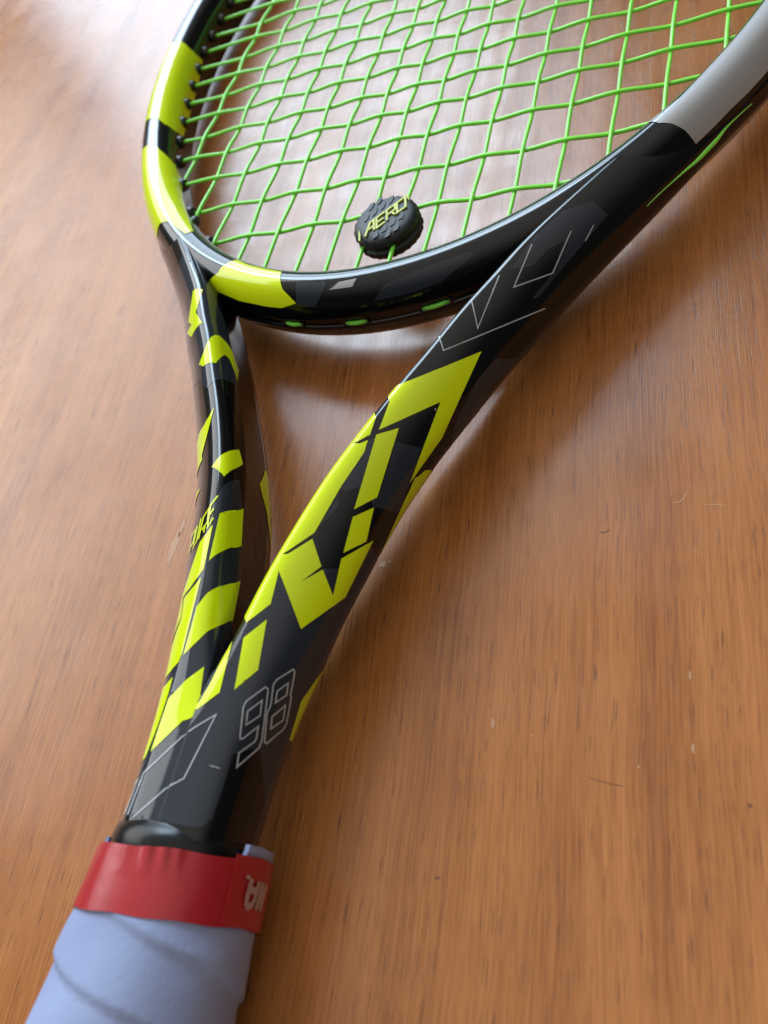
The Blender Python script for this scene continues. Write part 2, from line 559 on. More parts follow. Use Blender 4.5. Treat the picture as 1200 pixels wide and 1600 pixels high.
main_ends, cross_ends = [], []
for i, x in enumerate(MAINS):
    hy = IB * math.sqrt(1 - (x / IA) ** 2)
    y0, y1 = HC - hy, HC + hy
    kn = [(y, weave(i + 1, j + 1)) for j, y in enumerate(CR) if y0 + 3 < y < y1 - 3]
    bow = 0.0
    pa = [Vector((x, y, z)) * MM for y, z in string_path((y0 - 1, y1 + 1), kn)]
    V, F = tube(pa, SR * MM)
    mesh_obj("main_string", V, F, STRING, racket)
    main_ends.append((x, y0, y1))
for j, y in enumerate(CR):
    hx = IA * math.sqrt(max(0, 1 - ((y - HC) / IB) ** 2))
    kn = [(x, -weave(i + 1, j + 1)) for i, x in enumerate(MAINS) if abs(x) < hx - 3]
    pa = [Vector((x, y, z)) * MM for x, z in string_path((-hx - 1, hx + 1), kn)]
    V, F = tube(pa, SR * MM)
    mesh_obj("cross_string", V, F, STRING, racket)
    cross_ends.append((y, hx))

# ------------------------------------------------------------------ handle
def ring_surface(ys, radii, shape, n=96, sink=0.0):
    """lofted handle pieces: ys stations with (half width, half height)"""
    g = []
    for y, (a, b) in zip(ys, radii):
        row = []
        for k in range(n):
            t = 2 * math.pi * k / n
            dx, dz = shape(t)
            row.append(Vector((dx * a - 0.35 - 0.5 * min(1, max(0, (-162.6 - y) / 2)), y + 1.4 + 0.8 * abs(dx), dz * b - 0.9 - 0.8 * min(1, max(0, (-163.0 - y) / 2)))))
        g.append(row)
    return Surf(g, True, False)

def octo(t, p=8.0):
    """rounded octagon of half size 1"""
    c, s = math.cos(t), math.sin(t)
    q = 0.7071
    d = (abs(c) ** p * 9 + abs(s) ** p * 9 + (abs(c + s) * q * 0.985) ** p * 9 + (abs(c - s) * q * 0.985) ** p * 9) ** (1 / p)
    k = 1 / d * 9 ** (1 / p)
    return c * k, s * k

def fix_sign(S):
    c = sum((S.g[1][k] for k in range(S.nv)), Vector()) / S.nv
    p = S.at(1, 3, 1); q = S.at(1, 3, 0)
    if (p - q).dot(q - c) < 0: S.sign = -1
    return S

# grip with a helical lap
def grip():
    g = []
    n = 128
    for r in range(240):
        y = -167.6 - r * (184 / 239)
        a = 16.3 + 1.3 * min(1, max(0, (-y - 163) / 30)) + (2.2 * max(0, (-y - 335) / 16) ** 2)
        b = 15.0 + 0.7 * min(1, max(0, (-y - 163) / 30)) + (2.0 * max(0, (-y - 335) / 16) ** 2)
        row = []
        for k in range(n):
            t = 2 * math.pi * k / n
            dx, dz = octo(t)
            ph = ((-y - 161) / 11.0 + 2 * t / (2 * math.pi) + 0.02 * math.sin(3 * t + y * .2)) % 1.0
            lap = 0.95 * (ph if ph > .09 else 1 - ph / .09) * min(1, max(0, (-y - 174) / 6))
            sag = 0.12 * math.sin(y * .31 + 3 * t) + 0.08 * math.sin(5 * t + y * .13)
            row.append(Vector((dx * (a - 1.3 + lap + sag) - 0.45, y, dz * (b - 0.4 + lap + sag) - 2.0)))
        g.append(row)
    return fix_sign(Surf(g, True, False))
GRIPS = grip()
grip_o = mesh_obj("overgrip", GRIPS.verts(), GRIPS.faces() + [tuple(range(128))[::-1], tuple(239 * 128 + k for k in range(128))], GRIP, racket)

# rubber collar
ys = [-162.6, -162.5, -162.7, -163.2, -163.7, -164.1, -164.6, -165.3, -166.1, -167.2, -169, -171]
rd = [(11.5, 10.0), (12.8, 11.4), (13.4, 11.9), (13.6, 12.1), (13.8, 12.3), (14.2, 12.7), (15.0, 13.4), (15.6, 14.0), (15.9, 14.35), (15.9, 14.5), (15.6, 14.4), (15.0, 14.0)]
COLL = fix_sign(ring_surface(ys, rd, lambda t: octo(t, 3.4)))
mesh_obj("rubber_collar", COLL.verts(), COLL.faces(), RUBBER, racket)

# finishing tape: a band with a slanted rim and a few puckers at its upper edge
def tape():
    g = []
    n = 160
    for r in range(40):
        f = r / 39
        row = []
        for k in range(n):
            t = 2 * math.pi * k / n
            dx, dz = octo(t)
            top = -165.6 + 0.15 * math.sin(7 * t)
            y = lerp(top, -176.2 + 0.1 * math.sin(9 * t), f) + 1.3 * dx - 1.4 * max(0, dz)
            a, b = lerp(16.4, 17.25, f), lerp(15.1, 15.8, f)
            puck = 0
            for c0, amp, wd in ((1.38, .9, .05), (1.20, .8, .045), (1.06, .5, .05), (1.66, .35, .08), (2.7, .4, .05)):
                puck += amp * math.exp(-((t - c0 + 0.10 * f) / wd) ** 2) * max(0, 1 - f * 2.2)
            ex = lerp(0.42, 0.22, f) + puck
            row.append(Vector((dx * (a - 1.2 + ex) - 0.65, y, dz * (b - 0.4 + ex) - 2.0)))
        g.append(row)
    return fix_sign(Surf(g, True, False))
TAPES = tape()
tape_o = mesh_obj("finishing_tape", TAPES.verts(), TAPES.faces(), TAPE, racket)

# ------------------------------------------------------------------ painted graphics, laid on the surfaces in (u, v)
PAINT = [
 ('charcoal_patch','L','C',0.05,[(149.56,8.48),(151.72,7.9),(153.97,7),(156.25,6.49),(158.45,6.09),(160.54,5.87),(162.57,5.8),(164.55,5.85),(166.48,6.01),(168.35,6.24),(170.13,6.44),(171.78,6.63),(173.36,6.81),(174.93,6.98),(176.55,7.27),(178.27,7.56),(180.17,7.82),(182.14,9.01),(182.19,16.52),(182.23,21.56),(182.23,26.78),(181.89,46.62),(179.34,45.98),(176.93,46.49),(175.02,46.73),(173.17,46.88),(171.31,46.91),(169.36,46.74),(167.36,46.6),(165.32,46.26),(163.06,46.98),(160.88,46.47),(158.44,46.99),(155.73,47.65),(152.99,47.83),(154.03,33.9),(154.02,28.27),(153.78,22.89),(151.68,19.92)],[]),
 ('charcoal_patch','R','C',0.05,[(149.61,10.45),(147.77,22.13),(146.76,28.71),(146.48,32.54),(146.07,35.33),(145.58,37.64),(145.01,39.73),(144.28,41.85),(143.47,43.97),(142.56,46.64),(141.41,51.42),(139.91,69.55),(141.97,69.62),(144.07,69.71),(146.24,69.78),(148.48,69.78),(150.87,69.7),(153.45,69.55),(156.11,69.31),(158.66,68.93),(160.92,69.75),(163.11,70.57),(165.21,71.45),(167.23,72.45),(169.13,73.8),(171.24,73.07),(173.27,73.32),(175.32,73.3),(177.48,73.13),(178.51,57.44),(179.26,48.66),(179.88,45.31),(180.43,42.87),(180.93,40.5),(181.39,37.96),(181.79,34.92),(181.94,30.3),(182.05,24.73),(182.11,10.35),(180.18,9.25),(178.28,9.59),(176.57,9.98),(174.96,10.2),(173.4,10.42),(171.82,10.66),(170.19,10.91),(168.43,11.12),(166.59,11.31),(164.69,11.52),(162.73,11.64),(160.71,11.64),(158.63,11.52),(156.42,11.28),(154.11,10.81),(151.81,11.13)],[]),
 ('charcoal_patch','R','C',0.05,[(127.56,31.45),(128.92,31.92),(131.09,32.3),(133.34,32.58),(135.52,30.75),(137.71,28.27),(139.51,27.47),(141.33,26.71),(143.18,26.54),(145.04,26.38),(146.93,26.21),(146.74,31.25),(146.36,34.76),(145.86,37.47),(145.26,39.87),(144.56,41.91),(143.79,43.95),(142.92,46.5),(141.84,50.81),(140.46,68.43),(138.32,67.67),(136.21,66.95),(134.13,66.19),(132.1,65.35),(129.91,67.34),(127.75,69.26),(125.69,70.76),(123.62,71.33),(121.57,71.9),(119.82,70.88),(117.52,71.98),(115.8,70.46),(115.62,47.03),(117.26,47.65),(118.94,48.3),(120.67,49.02),(122.4,49.83),(124.15,50.74),(126.52,44.88),(128.16,44.24),(129.82,43.65),(131.5,43.08),(133.2,42.51),(134.92,41.93),(133.64,40.3),(132.37,38.72),(131.14,37.13),(129.93,35.53),(128.75,33.76)],[]),
 ('charcoal_patch','R','C',0.05,[(97.04,38.72),(96.09,41.54),(95.02,44.67),(96.58,45.56),(98.15,46.59),(99.73,47.86),(101.36,49.43),(103.28,51.64),(105.21,56.91),(107.12,59.62),(108.89,46.67),(109.97,42.97),(109.27,41.66),(108,42.47),(106.09,41.94),(104.13,41.38),(102.16,40.79),(100.38,40.11),(98.69,39.43)],[]),
 ('charcoal_patch','R','C',0.05,[(98.19,34.17),(99.98,33.06),(102.18,34.08),(104.28,34.18),(106.34,34.24),(108.32,34.26),(110.16,34.24),(110.31,35.76),(108.2,37.91),(106.23,37.28),(104.19,36.58),(102.13,35.84),(100.12,35.06)],[]),
 ('charcoal_patch','R','C',0.05,[(111.67,34.9),(113.13,36.11),(114.71,35.67),(116.29,35.21),(117.9,34.73),(116.03,34.82),(114.21,34.89)],[]),
 ('charcoal_patch','R','C',0.05,[(123.49,39.77),(121.96,42.74),(123.45,43.46),(124.94,44.2),(126.46,45.04),(125.48,43.12),(124.49,41.41)],[]),
 ('charcoal_patch','R','C',0.05,[(56.55,32.97),(54.93,35.08),(53.29,36.83),(50.94,36.9),(48.6,36.89),(45.31,38.13),(47.32,39.4),(49.28,40.62),(51.17,41.83),(53.41,41.99),(55.7,42.1),(58.05,42.22),(56.46,43.3),(54.37,43.21),(52.31,43.1),(50.29,42.94),(48.37,42.78),(46.38,42.59),(44.42,42.37),(42.55,42.13),(40.84,41.88),(39.32,41.62),(37.95,41.34),(36.69,41.04),(36.89,38.38),(37,35.65),(38.26,34.48),(39.59,33.12),(41.01,31.36),(42.75,31.3),(44.63,31.19),(46.59,31.03),(48.52,30.76),(50.5,31.55),(52.45,32.15),(54.45,32.58)],[]),
 ('charcoal_patch','R','C',0.05,[(67.76,62.26),(69.82,61.71),(71.8,60.97),(73.69,60.09),(75.55,59.1),(77.34,60.23),(79.14,61.33),(80.97,69.43),(82.82,69.36),(84.68,69.27),(86.54,69.14),(88.4,68.92),(90.24,68.6),(88.7,58.34),(87.11,51.88),(85.48,49.01),(83.45,47.87),(81.42,46.87),(79.39,46.05),(77.39,45.37),(74.93,45.67),(72.44,45.93),(70.38,51.04)],[]),
 ('charcoal_patch','L','C',0.05,[(35.48,32.4),(39.24,26.64),(42.56,24.23),(45.63,21.79),(47.96,19.36),(51.48,18.38),(54.61,16.75),(57.9,14.3),(63.03,12.38),(67.5,9.81),(71.51,9.34),(75,8.16),(80.64,15.42),(82.14,23.78),(83.69,32.7),(79.27,35.49),(73.93,46.13),(67.9,47.65),(64.71,47.31),(61.39,46.9),(57.83,46.83),(54.13,47.09),(50.64,47.17),(44.97,48.16),(40.41,48.26),(37.04,48.03),(36.78,36.48)],[]),
 ('charcoal_patch','L','C',0.05,[(114.45,29.23),(111.75,26.47),(110.15,23.84),(109.02,21.33),(107.66,17.87),(109.85,17.12),(111.83,16.1),(113.72,14.7),(115.56,14.18),(117.44,13.52),(119.39,12.77),(121.36,11.73),(123.25,10.44),(125.09,9.41),(126.86,8.42),(128.97,8.57),(131.02,8.46),(133.07,8.17),(135.19,7.83),(137.41,8.15),(139.69,8.5),(142,8.87),(144.31,9.27),(146.62,9.65),(148.81,12.57),(150.86,17.71),(152.73,20.09),(154.61,22.33),(154.9,28.53),(154.87,42.11),(152.07,43.18),(149.35,44.28),(146.77,45.19),(144.16,46.28),(141.3,47.96),(139.09,47.64),(136.85,47.5),(134.34,41.52),(132.54,40.78),(130.27,41.36),(128.18,41.54),(125.47,43.24),(123.86,42.4),(121.31,43.76),(122.06,35.85),(120.92,33.96),(119.57,32.12),(118.05,30.32),(116.44,28.5)],[]),
 ('charcoal_patch','H','C',0.05,[(411.71,26.14),(413.64,25.82),(415.51,25.3),(417.33,24.6),(416.67,20.82),(415.84,17.61),(414.89,14.43),(413.39,15.14),(411.84,15.74),(412.03,20.4)],[]),
 ('charcoal_patch','H','C',0.05,[(10.71,21.51),(12,21.7),(13.27,21.81),(14.53,21.85),(15.78,21.83),(17.01,21.75),(18.22,21.6),(18.44,19.72),(17.22,18.52),(16,17.28),(14.78,16.01),(13.54,14.67),(12.08,14.55),(10.6,14.35),(9.09,14.06),(7.87,14.2),(6.64,14.27),(5.38,14.29),(4.1,14.24),(5.05,16.81),(5.96,19.38),(7.57,20.18),(9.15,20.88)],[]),
 ('black_patch','R','K',0.1,[(166.59,39.5),(165.53,41.48),(164.39,43.37),(163.17,45.36),(165.04,46.73),(166.84,48.34),(168.57,50.38),(170.2,53.82),(171.63,58.42),(173.01,60.75),(174.31,63.45),(175.65,66.28),(177.48,66.13),(178.19,60.45),(179.05,50.76),(179.78,46.67),(180.42,43.99),(181,41.74),(181.55,39.39),(182.05,36.75),(180.48,38.37),(178.93,39.86),(176.98,39.92),(175.21,39.97),(173.49,40.03),(171.77,40.07),(170.15,39.9),(168.41,39.7)],[]),
 ('lime_block','R','Y',0.12,[(73.6,41.35),(75.23,40.19),(76.84,39.06),(78.45,37.92),(80.07,36.79),(81.7,35.65),(83.31,34.47),(84.87,33.1),(86.36,31.34),(87.72,28.77),(89.47,20.99),(91.74,30.05),(93.56,31.51),(95.34,32.66),(97.12,33.59),(95.65,34.87),(94.16,35.98),(92.63,37.06),(91.07,38.13),(89.46,39.19),(87.8,40.24),(86.1,41.3),(87.84,42.04),(89.57,42.77),(91.28,43.48),(92.97,44.2),(94.65,44.97),(96.33,45.85),(98.01,46.84),(99.73,48.06),(101.5,49.5),(99.59,49.64),(97.77,49.72),(95.99,49.74),(94.24,49.7),(92.5,49.6),(90.74,49.46),(89.08,48.13),(87.39,46.96),(85.66,45.99),(83.91,45.17),(82.15,44.43),(80.4,43.75),(78.66,43.13),(76.96,42.53),(75.28,41.94)],[]),
 ('lime_block','R','Y',0.12,[(92.85,18.26),(95.32,29.45),(97.04,31.06),(98.76,32.25),(101.04,29.47),(103.26,19.04),(101.43,18.8),(99.63,18.41),(97.81,17.21),(96.25,18.69),(94.59,19.19)],[]),
 ('lime_block','R','Y',0.12,[(99.77,32.79),(102.18,34.08),(104.21,34.16),(106.21,34.22),(108.12,34.23),(109.92,34.2),(111.41,34.3),(112.87,34.38),(114.31,34.44),(115.75,34.48),(117.21,34.51),(118.72,34.54),(120.22,33.47),(121.7,32.22),(123.15,30.65),(124.54,28.44),(125.58,20.86),(123.34,20.47),(121.04,19.87),(119.3,20.05),(117.59,20.16),(115.94,20.23),(114.4,20.63),(112.87,20.98),(111.33,21.19),(109.64,21.22),(107.83,21.14),(105.9,20.89),(103.87,20.4),(102.41,21.44),(101.12,31.04)],[]),
 ('lime_block','R','Y',0.12,[(119.76,34.85),(120.92,36.41),(122.05,37.92),(123.17,39.39),(125.28,38.3),(127.37,37.18),(125.46,38.57),(123.53,39.95),(124.53,41.49),(125.53,43.1),(126.52,44.88),(124.93,44.18),(123.36,43.54),(121.81,42.93),(120.25,42.32),(118.84,43.41),(117.44,44.62),(116.03,46.15),(114.53,48.49),(116.01,48.69),(117.5,48.88),(119.02,49.08),(120.58,49.32),(122.15,49.55),(123.73,49.76),(125.33,49.96),(126.98,47.6),(128.59,45.96),(130.18,44.77),(131.76,43.75),(133.34,42.83),(134.92,41.93),(133.56,40.25),(132.23,38.64),(130.93,37.01),(129.67,35.36),(128.42,33.49),(127.16,31.01),(129.07,31.99),(131.01,32.74),(133.02,33.38),(134.58,31.91),(136.13,30),(137.63,27.39),(135.18,18.79),(133.33,18.32),(131.51,17.34),(129.73,18.29),(127.93,18.79),(125.69,21.1),(123.96,30.93),(122.59,32.49),(121.18,33.76)],[]),
 ('lime_block','R','Y',0.12,[(94.81,37.31),(96.48,35.66),(98.11,33.86),(99.85,34.77),(101.66,35.57),(103.53,36.32),(105.39,37.02),(107.22,37.68),(108.96,38.3),(110.61,38.87),(112.19,39.39),(110.27,40.88),(108.17,42.42),(106.48,41.85),(104.73,41.26),(102.96,40.65),(101.22,40.02),(99.54,39.38),(97.93,38.71),(96.36,38.02)],[]),
 ('lime_block','R','Y',0.12,[(110.06,43.05),(111.77,41.5),(113.37,40),(114.82,40.53),(116.27,41.04),(117.73,41.55),(119.23,42.06),(117.37,43.75),(115.49,45.87),(113.73,44.84),(111.93,43.91)],[]),
 ('lime_block','R','Y',0.12,[(94.15,69.92),(97.01,58.33),(99.81,50.48),(101.67,52.09),(103.6,55.69),(105.55,58.14),(107.46,59.46),(109.26,60.6),(110.96,61.56),(112.59,62.36),(114.17,63.07),(115.13,63.76),(113.4,64.43),(111.59,72.26),(109.54,71.49),(107.06,71.7),(104.77,72.74),(103.08,71.27),(101.25,70.41),(98.87,69.87),(96.59,69.29)],[]),
 ('lime_block','R','Y',0.13,[(134.95,72.97),(136.78,65.68),(138.95,63.94),(141.21,62.12),(143.43,60.7),(145.66,59.39),(147.92,58.16),(150.28,59.13),(152.83,60.06),(155.47,60.92),(158.05,61.65),(156.72,70.25),(154.1,70.48),(151.51,70.57),(149.11,70.59),(146.13,71.02),(143.26,71.49),(140.96,71.87),(138.97,71.09),(137.02,71.59)],[]),
 ('lime_block','R','Y',0.12,[(135.93,34.15),(137.55,32.83),(139.16,31.22),(140.73,29.23),(142.83,30.38),(144.95,31.42),(147.13,32.37),(149.42,33.23),(151.91,33.87),(149.89,35.38),(147.97,36.55),(146.09,37.59),(143.97,36.87),(141.9,36.16),(139.87,35.47),(137.88,34.8)],[]),
 ('lime_block','L','Y',0.13,[(147.55,20.2),(149.64,19.87),(151.86,18.97),(154.21,17.32),(156.47,6.45),(158.37,6.1),(161.39,22.46),(163.35,25.59),(165.27,28.49),(167.14,31.5),(168.9,34.77),(166.95,34.64),(164.95,34.46),(162.88,34.26),(160.74,34.06),(158.53,33.84),(156.17,33.62),(153.55,30.29),(150.95,27.27),(149.27,23.82)],[]),
 ('lime_block','R','Y',0.13,[(156.64,11.31),(156.66,18.34),(153.71,20.41),(150.83,22.31),(148.51,22.39),(146.31,22.04),(143.96,22.58),(141.66,23.23),(143.89,25.28),(146.09,26.6),(148.34,27.61),(150.74,28.31),(153.36,28.61),(155,26.07),(156.6,23.15),(158.15,19.68),(158.55,11.52)],[]),
 ('lime_block','L','Y',0.12,[(49.6,32.05),(50.74,25.11),(54.58,28.89),(57.5,32.26),(63.58,29.4),(62.77,37.49),(57.93,40.43),(59.14,36.03),(55.89,38.16),(54.08,35.98),(51.92,33.99)],[]),
 ('lime_block','L','Y',0.12,[(68.42,23.19),(67.71,20.48),(68.27,17.61),(71.09,9.97),(74.03,6.22),(78.86,9.82),(76.07,14.04),(73.37,17.06),(73.18,19.25),(77.23,24.75),(76.59,32.98),(74.48,35.43),(72.97,31.79),(70.37,27.74)],[]),
 ('lime_block','L','Y',0.12,[(90.27,29.34),(92.37,31.31),(94.24,33.11),(95.91,34.8),(97.45,36.41),(98.84,38.22),(100.22,37.7),(99.82,50.61),(96.37,50.85),(93.39,50.37),(91.78,40.02),(92.18,35.96),(91.6,32.75)],[]),
 ('lime_block','L','Y',0.12,[(103.93,49.61),(107.71,38.27),(108.58,50.8),(106.16,50.48)],[]),
 ('lime_block','L','Y',0.12,[(105.47,31.83),(103.97,28.75),(102.51,24.42),(99.86,17.88),(103.07,15.92),(106.42,21.22),(108.54,24.73)],[]),
 ('lime_block','L','Y',0.12,[(116.19,25.08),(114.83,20.55),(113.04,14.4),(114.85,14.15),(116.68,13.81),(118.58,13.43),(120.53,13.05),(122.15,19.07),(123.72,22.04),(126,27.4),(124.12,26.97),(122.17,26.5),(120.17,26.01),(118.15,25.55)],[]),
 ('lime_block','L','Y',0.12,[(118.46,27.77),(120.04,30.77),(121.21,33.77),(122.78,34.85),(124.28,35.93),(125.73,37.1),(127.11,38.45),(128.37,40.14),(129.75,42.74),(132.83,48.36),(134.82,49.98),(138.26,47.97),(141.18,47.4),(138.86,40.55),(137.22,38.89),(135.6,37.23),(133.11,38.31),(130.55,39.55),(130.03,35.38),(128.9,32.35),(127.44,29.43),(125.72,29.19),(123.97,28.88),(122.16,28.53),(120.32,28.15)],[]),
 ('lime_block','L','Y',0.12,[(128.99,30.08),(130.77,30.42),(132.59,30.68),(134.46,30.87),(136.39,31.05),(138.38,31.24),(140.4,31.48),(142.43,31.76),(144.49,32.06),(146.59,33.14),(148.49,36.65),(150.08,40.83),(146.86,41.86),(144.53,40.36),(141.73,40.62),(139.78,39.33),(137.94,37.85),(136.03,36.75),(133.64,37.59),(131.23,38.5),(130.84,35.2),(130.03,32.59)],[]),
 ('lime_block','L','Y',0.12,[(127.3,8.69),(129.31,8.83),(131.28,8.74),(133.25,8.49),(135.28,8.16),(137.86,17.34),(139.94,21.9),(141.86,24.88),(143.61,28.09),(145.24,31.41),(143.11,30.94),(141.01,30.49),(138.92,30.07),(136.87,29.7),(134.86,29.36),(132.22,25.47),(130.41,21),(129.03,17.27)],[]),
 ('lime_block','L','Y',0.12,[(150.17,34.57),(151.88,37.57),(153.6,46.97),(157.36,46.65),(160.63,47.15),(163.57,46.45),(166.21,46.9),(168.75,47.27),(172.01,46.05),(170.09,37.05),(167.86,36.48),(165.53,35.85),(163.1,35.27),(160.62,35.03),(158.04,34.79),(155.25,34.52),(152.66,34.56)],[]),
 ('lime_block','Lb','Y',0.12,[(98.19,100.62),(97.67,91.38),(99.73,90.34),(102.45,90.56),(104.93,89.78),(107.61,89.78),(109.12,92.14),(109.39,89.79),(111.51,89.97),(113.38,89.69),(115.71,89.61),(113.89,90.63),(112.63,93.67),(111.02,97.86),(108.97,100.81),(107.39,103.43),(105.67,105.49),(103.99,106.8)],[]),
 ('lime_block','H','Y',0.12,[(396.25,34.74),(399.64,33.38),(401.69,33.44),(403.71,33.22),(405.65,32.93),(407.53,32.43),(409.57,21.56),(410.8,18.81),(411.87,16.13),(409.15,13.85),(406.49,13.71),(404.65,13.87),(402.71,13.85),(400.66,13.6),(398.77,14.03),(396.76,14.24),(394.59,14.18),(393.76,18.03),(395.46,22.58)],[]),
 ('silver_block','H','S',0.12,[(-0.86,23.96),(0.62,24.31),(2.08,24.55),(1.35,20.99),(-0.51,21.01),(-2.42,20.89)],[]),
 ('lime_block','H','Y',0.12,[(324.03,23.56),(323.94,33.33),(324.71,38.11),(324.65,42.4),(324.02,46.76),(326.07,47.9),(328.17,49.01),(331.01,49.6),(333.99,49.93),(336.57,49.8),(339.28,49.43),(344.87,47.71),(346.33,41.63),(346.3,36.31),(344.77,30.78),(344.53,21.06),(342.09,21.31),(339.63,21.27),(337.14,20.94),(334.62,20.22),(332.07,21.64),(329.43,22.59),(326.74,23.21)],[]),
 ('lime_block','H','Y',0.12,[(352.05,21.05),(352.41,31.34),(354.26,34.99),(355.42,38.55),(356.09,42.02),(358.32,45.88),(361.98,44.77),(366.39,42.7),(370.28,41.6),(374.88,39.26),(381.35,35.19),(381.72,30.93),(378.79,29.58),(375.8,27.57),(374.42,22.34),(373.61,12.86),(369.07,13.23),(366.13,15.26),(362.66,16.22),(360.34,18.35),(357.7,19.78),(354.9,20.64)],[]),
 ('silver_block','H','S',0.12,[(45.27,33.8),(45.27,26.8),(46.09,22.53),(46.83,17.16),(47.26,10.51),(48.66,10.76),(50.07,10.9),(51.37,11.14),(52.69,11.3),(54.16,11.17),(55.65,10.93),(56.84,10.61),(58.05,10.21),(58.55,13.09),(59.14,15.57),(59.83,17.97),(60.63,20.4),(61.57,23),(62.76,26.11),(63.35,34.53),(61.87,34.12),(60.4,33.6),(58.95,32.99),(57.75,32.96),(56.55,32.87),(55.36,32.7),(54.18,32.46),(52.99,32.15),(51.82,31.79),(50.66,31.37),(49.51,30.89),(48.44,31.64),(47.38,32.38),(46.32,33.09)],[]),
 ('numeral_outline','R','G',0.14,[(148.87,40.79),(148.98,41.64),(149.63,42.01),(151.3,42.53),(153.07,43.03),(154.88,43.52),(156.67,43.99),(158.39,44.48),(160.01,44.96),(161.58,45.46),(163.29,45.45),(164.82,44.43),(166.3,43.48),(167.73,42.55),(169.1,41.6),(167.48,41.22),(165.82,40.84),(164.68,41.75),(163.51,42.63),(162.3,43.49),(161.4,43.55),(159.33,43.06),(161.1,42.02),(162.79,40.91),(163.12,40.16),(162.48,39.74),(160.85,39.29),(159.19,38.82),(157.43,38.33),(155.59,37.82),(153.84,37.98),(152.13,39.01),(150.47,39.94)],[(149.23,41),(149.29,41.44),(149.75,41.71),(151.43,42.21),(153.19,42.71),(154.99,43.19),(156.76,43.66),(158.47,44.11),(160.07,44.58),(161.64,45.04),(163.22,45.03),(164.55,44.18),(165.83,43.39),(167.07,42.59),(168.28,41.77),(165.89,41.22),(164.76,42.12),(163.6,42.99),(162.41,43.82),(161.37,43.9),(159.9,43.55),(158.37,43.19),(159.82,42.38),(161.2,41.53),(162.54,40.65),(162.69,40.3),(162.37,40.09),(160.77,39.65),(159.13,39.19),(157.4,38.71),(155.58,38.21),(153.98,38.35),(152.36,39.3),(150.77,40.18)]),
 ('numeral_outline','R','G',0.14,[(151.88,41.59),(153.35,40.85),(154.82,40.07),(156.25,39.25),(158.12,39.75),(159.88,40.23),(158.15,41.52),(156.27,42.72),(154.07,42.17)],[(152.82,41.5),(154.6,40.59),(156.33,39.62),(159.13,40.38),(157.71,41.4),(156.2,42.37),(154.52,41.94)]),
 ('numeral_outline','R','G',0.14,[(142.79,44.59),(143.12,45.51),(144.56,46.14),(146.02,46.84),(147.51,47.6),(148.05,47.66),(148.36,48.54),(149.88,49.39),(151.49,50.31),(153.17,51.37),(154.87,52.69),(156.53,52.37),(158.48,50.06),(160.24,48.43),(161.9,47.04),(161.73,45.9),(160.26,45.36),(158.75,44.81),(157.16,44.28),(155.49,43.76),(154.31,43.57),(153.04,43.65),(152.37,43.55),(150.79,43.09),(149.3,42.61),(147.88,42.11),(146.57,42.22),(145.31,42.99),(144.05,43.76)],[(143.19,44.75),(143.35,45.15),(144.73,45.75),(146.14,46.38),(147.59,47.03),(148.26,47.1),(148.59,47.98),(150.09,48.75),(151.67,49.57),(153.32,50.46),(154.99,51.47),(156.52,51.25),(158.31,49.46),(159.96,48.01),(161.52,46.79),(161.44,46.27),(160.02,45.71),(158.55,45.16),(157.01,44.63),(155.4,44.09),(154.3,43.91),(153.03,43.98),(152.29,43.87),(150.73,43.42),(149.26,42.95),(147.86,42.45),(146.69,42.54),(144.94,43.61)]),
 ('numeral_outline','R','G',0.14,[(145.7,45.21),(147.26,44.34),(148.83,43.55),(150.39,44),(152.03,44.49),(150.31,45.51),(148.64,46.67),(147.16,45.91)],[(146.51,45.17),(148.87,43.89),(151.11,44.59),(148.63,46.17)]),
 ('numeral_outline','R','G',0.14,[(150.54,47.63),(152.1,46.69),(153.7,45.86),(155.28,45.09),(157,45.68),(158.64,46.29),(156.75,47.86),(154.68,49.83),(152.58,48.68)],[(151.56,47.55),(153.43,46.47),(155.3,45.52),(157.8,46.44),(156.29,47.65),(154.68,49.08)]),
 ('pinstripe','R','G',0.14,[(76.07,26.42),(77.3,31.35),(78.24,33.75),(77.19,34.68),(76.14,35.51),(75.09,36.3),(74.04,37.09),(72.96,37.86),(71.86,38.62),(70.73,39.36),(69.55,40.08),(68.31,40.8),(67.02,41.51),(65.66,42.22),(64.25,42.92),(62.83,43.64),(61.4,44.41),(59.98,45.3),(58.58,46.36),(57.12,47.75),(57.11,47.17),(58.51,45.93),(59.89,44.94),(61.27,44.11),(62.67,43.38),(64.08,42.68),(65.47,41.98),(66.81,41.29),(68.1,40.6),(69.32,39.89),(70.49,39.18),(71.61,38.45),(72.7,37.71),(73.76,36.94),(74.81,36.17),(75.84,35.38),(76.87,34.54),(77.9,33.62),(77.04,31.41),(76,27.49)],[]),
 ('pinstripe','R','G',0.14,[(59.15,30.83),(60.76,31.97),(62.34,32.91),(63.87,33.72),(65.35,34.45),(66.76,35.12),(68.11,35.71),(69.41,36.28),(70.68,36.82),(69.87,35.46),(69.03,33.95),(68.12,32.01),(67.06,28.95),(67.2,28.29),(68.4,31.99),(69.4,34.14),(70.33,35.79),(71.22,37.31),(70.04,36.82),(68.82,36.3),(67.57,35.77),(66.28,35.21),(64.93,34.6),(63.53,33.94),(62.08,33.19),(60.6,32.36),(59.11,31.4)],[]),
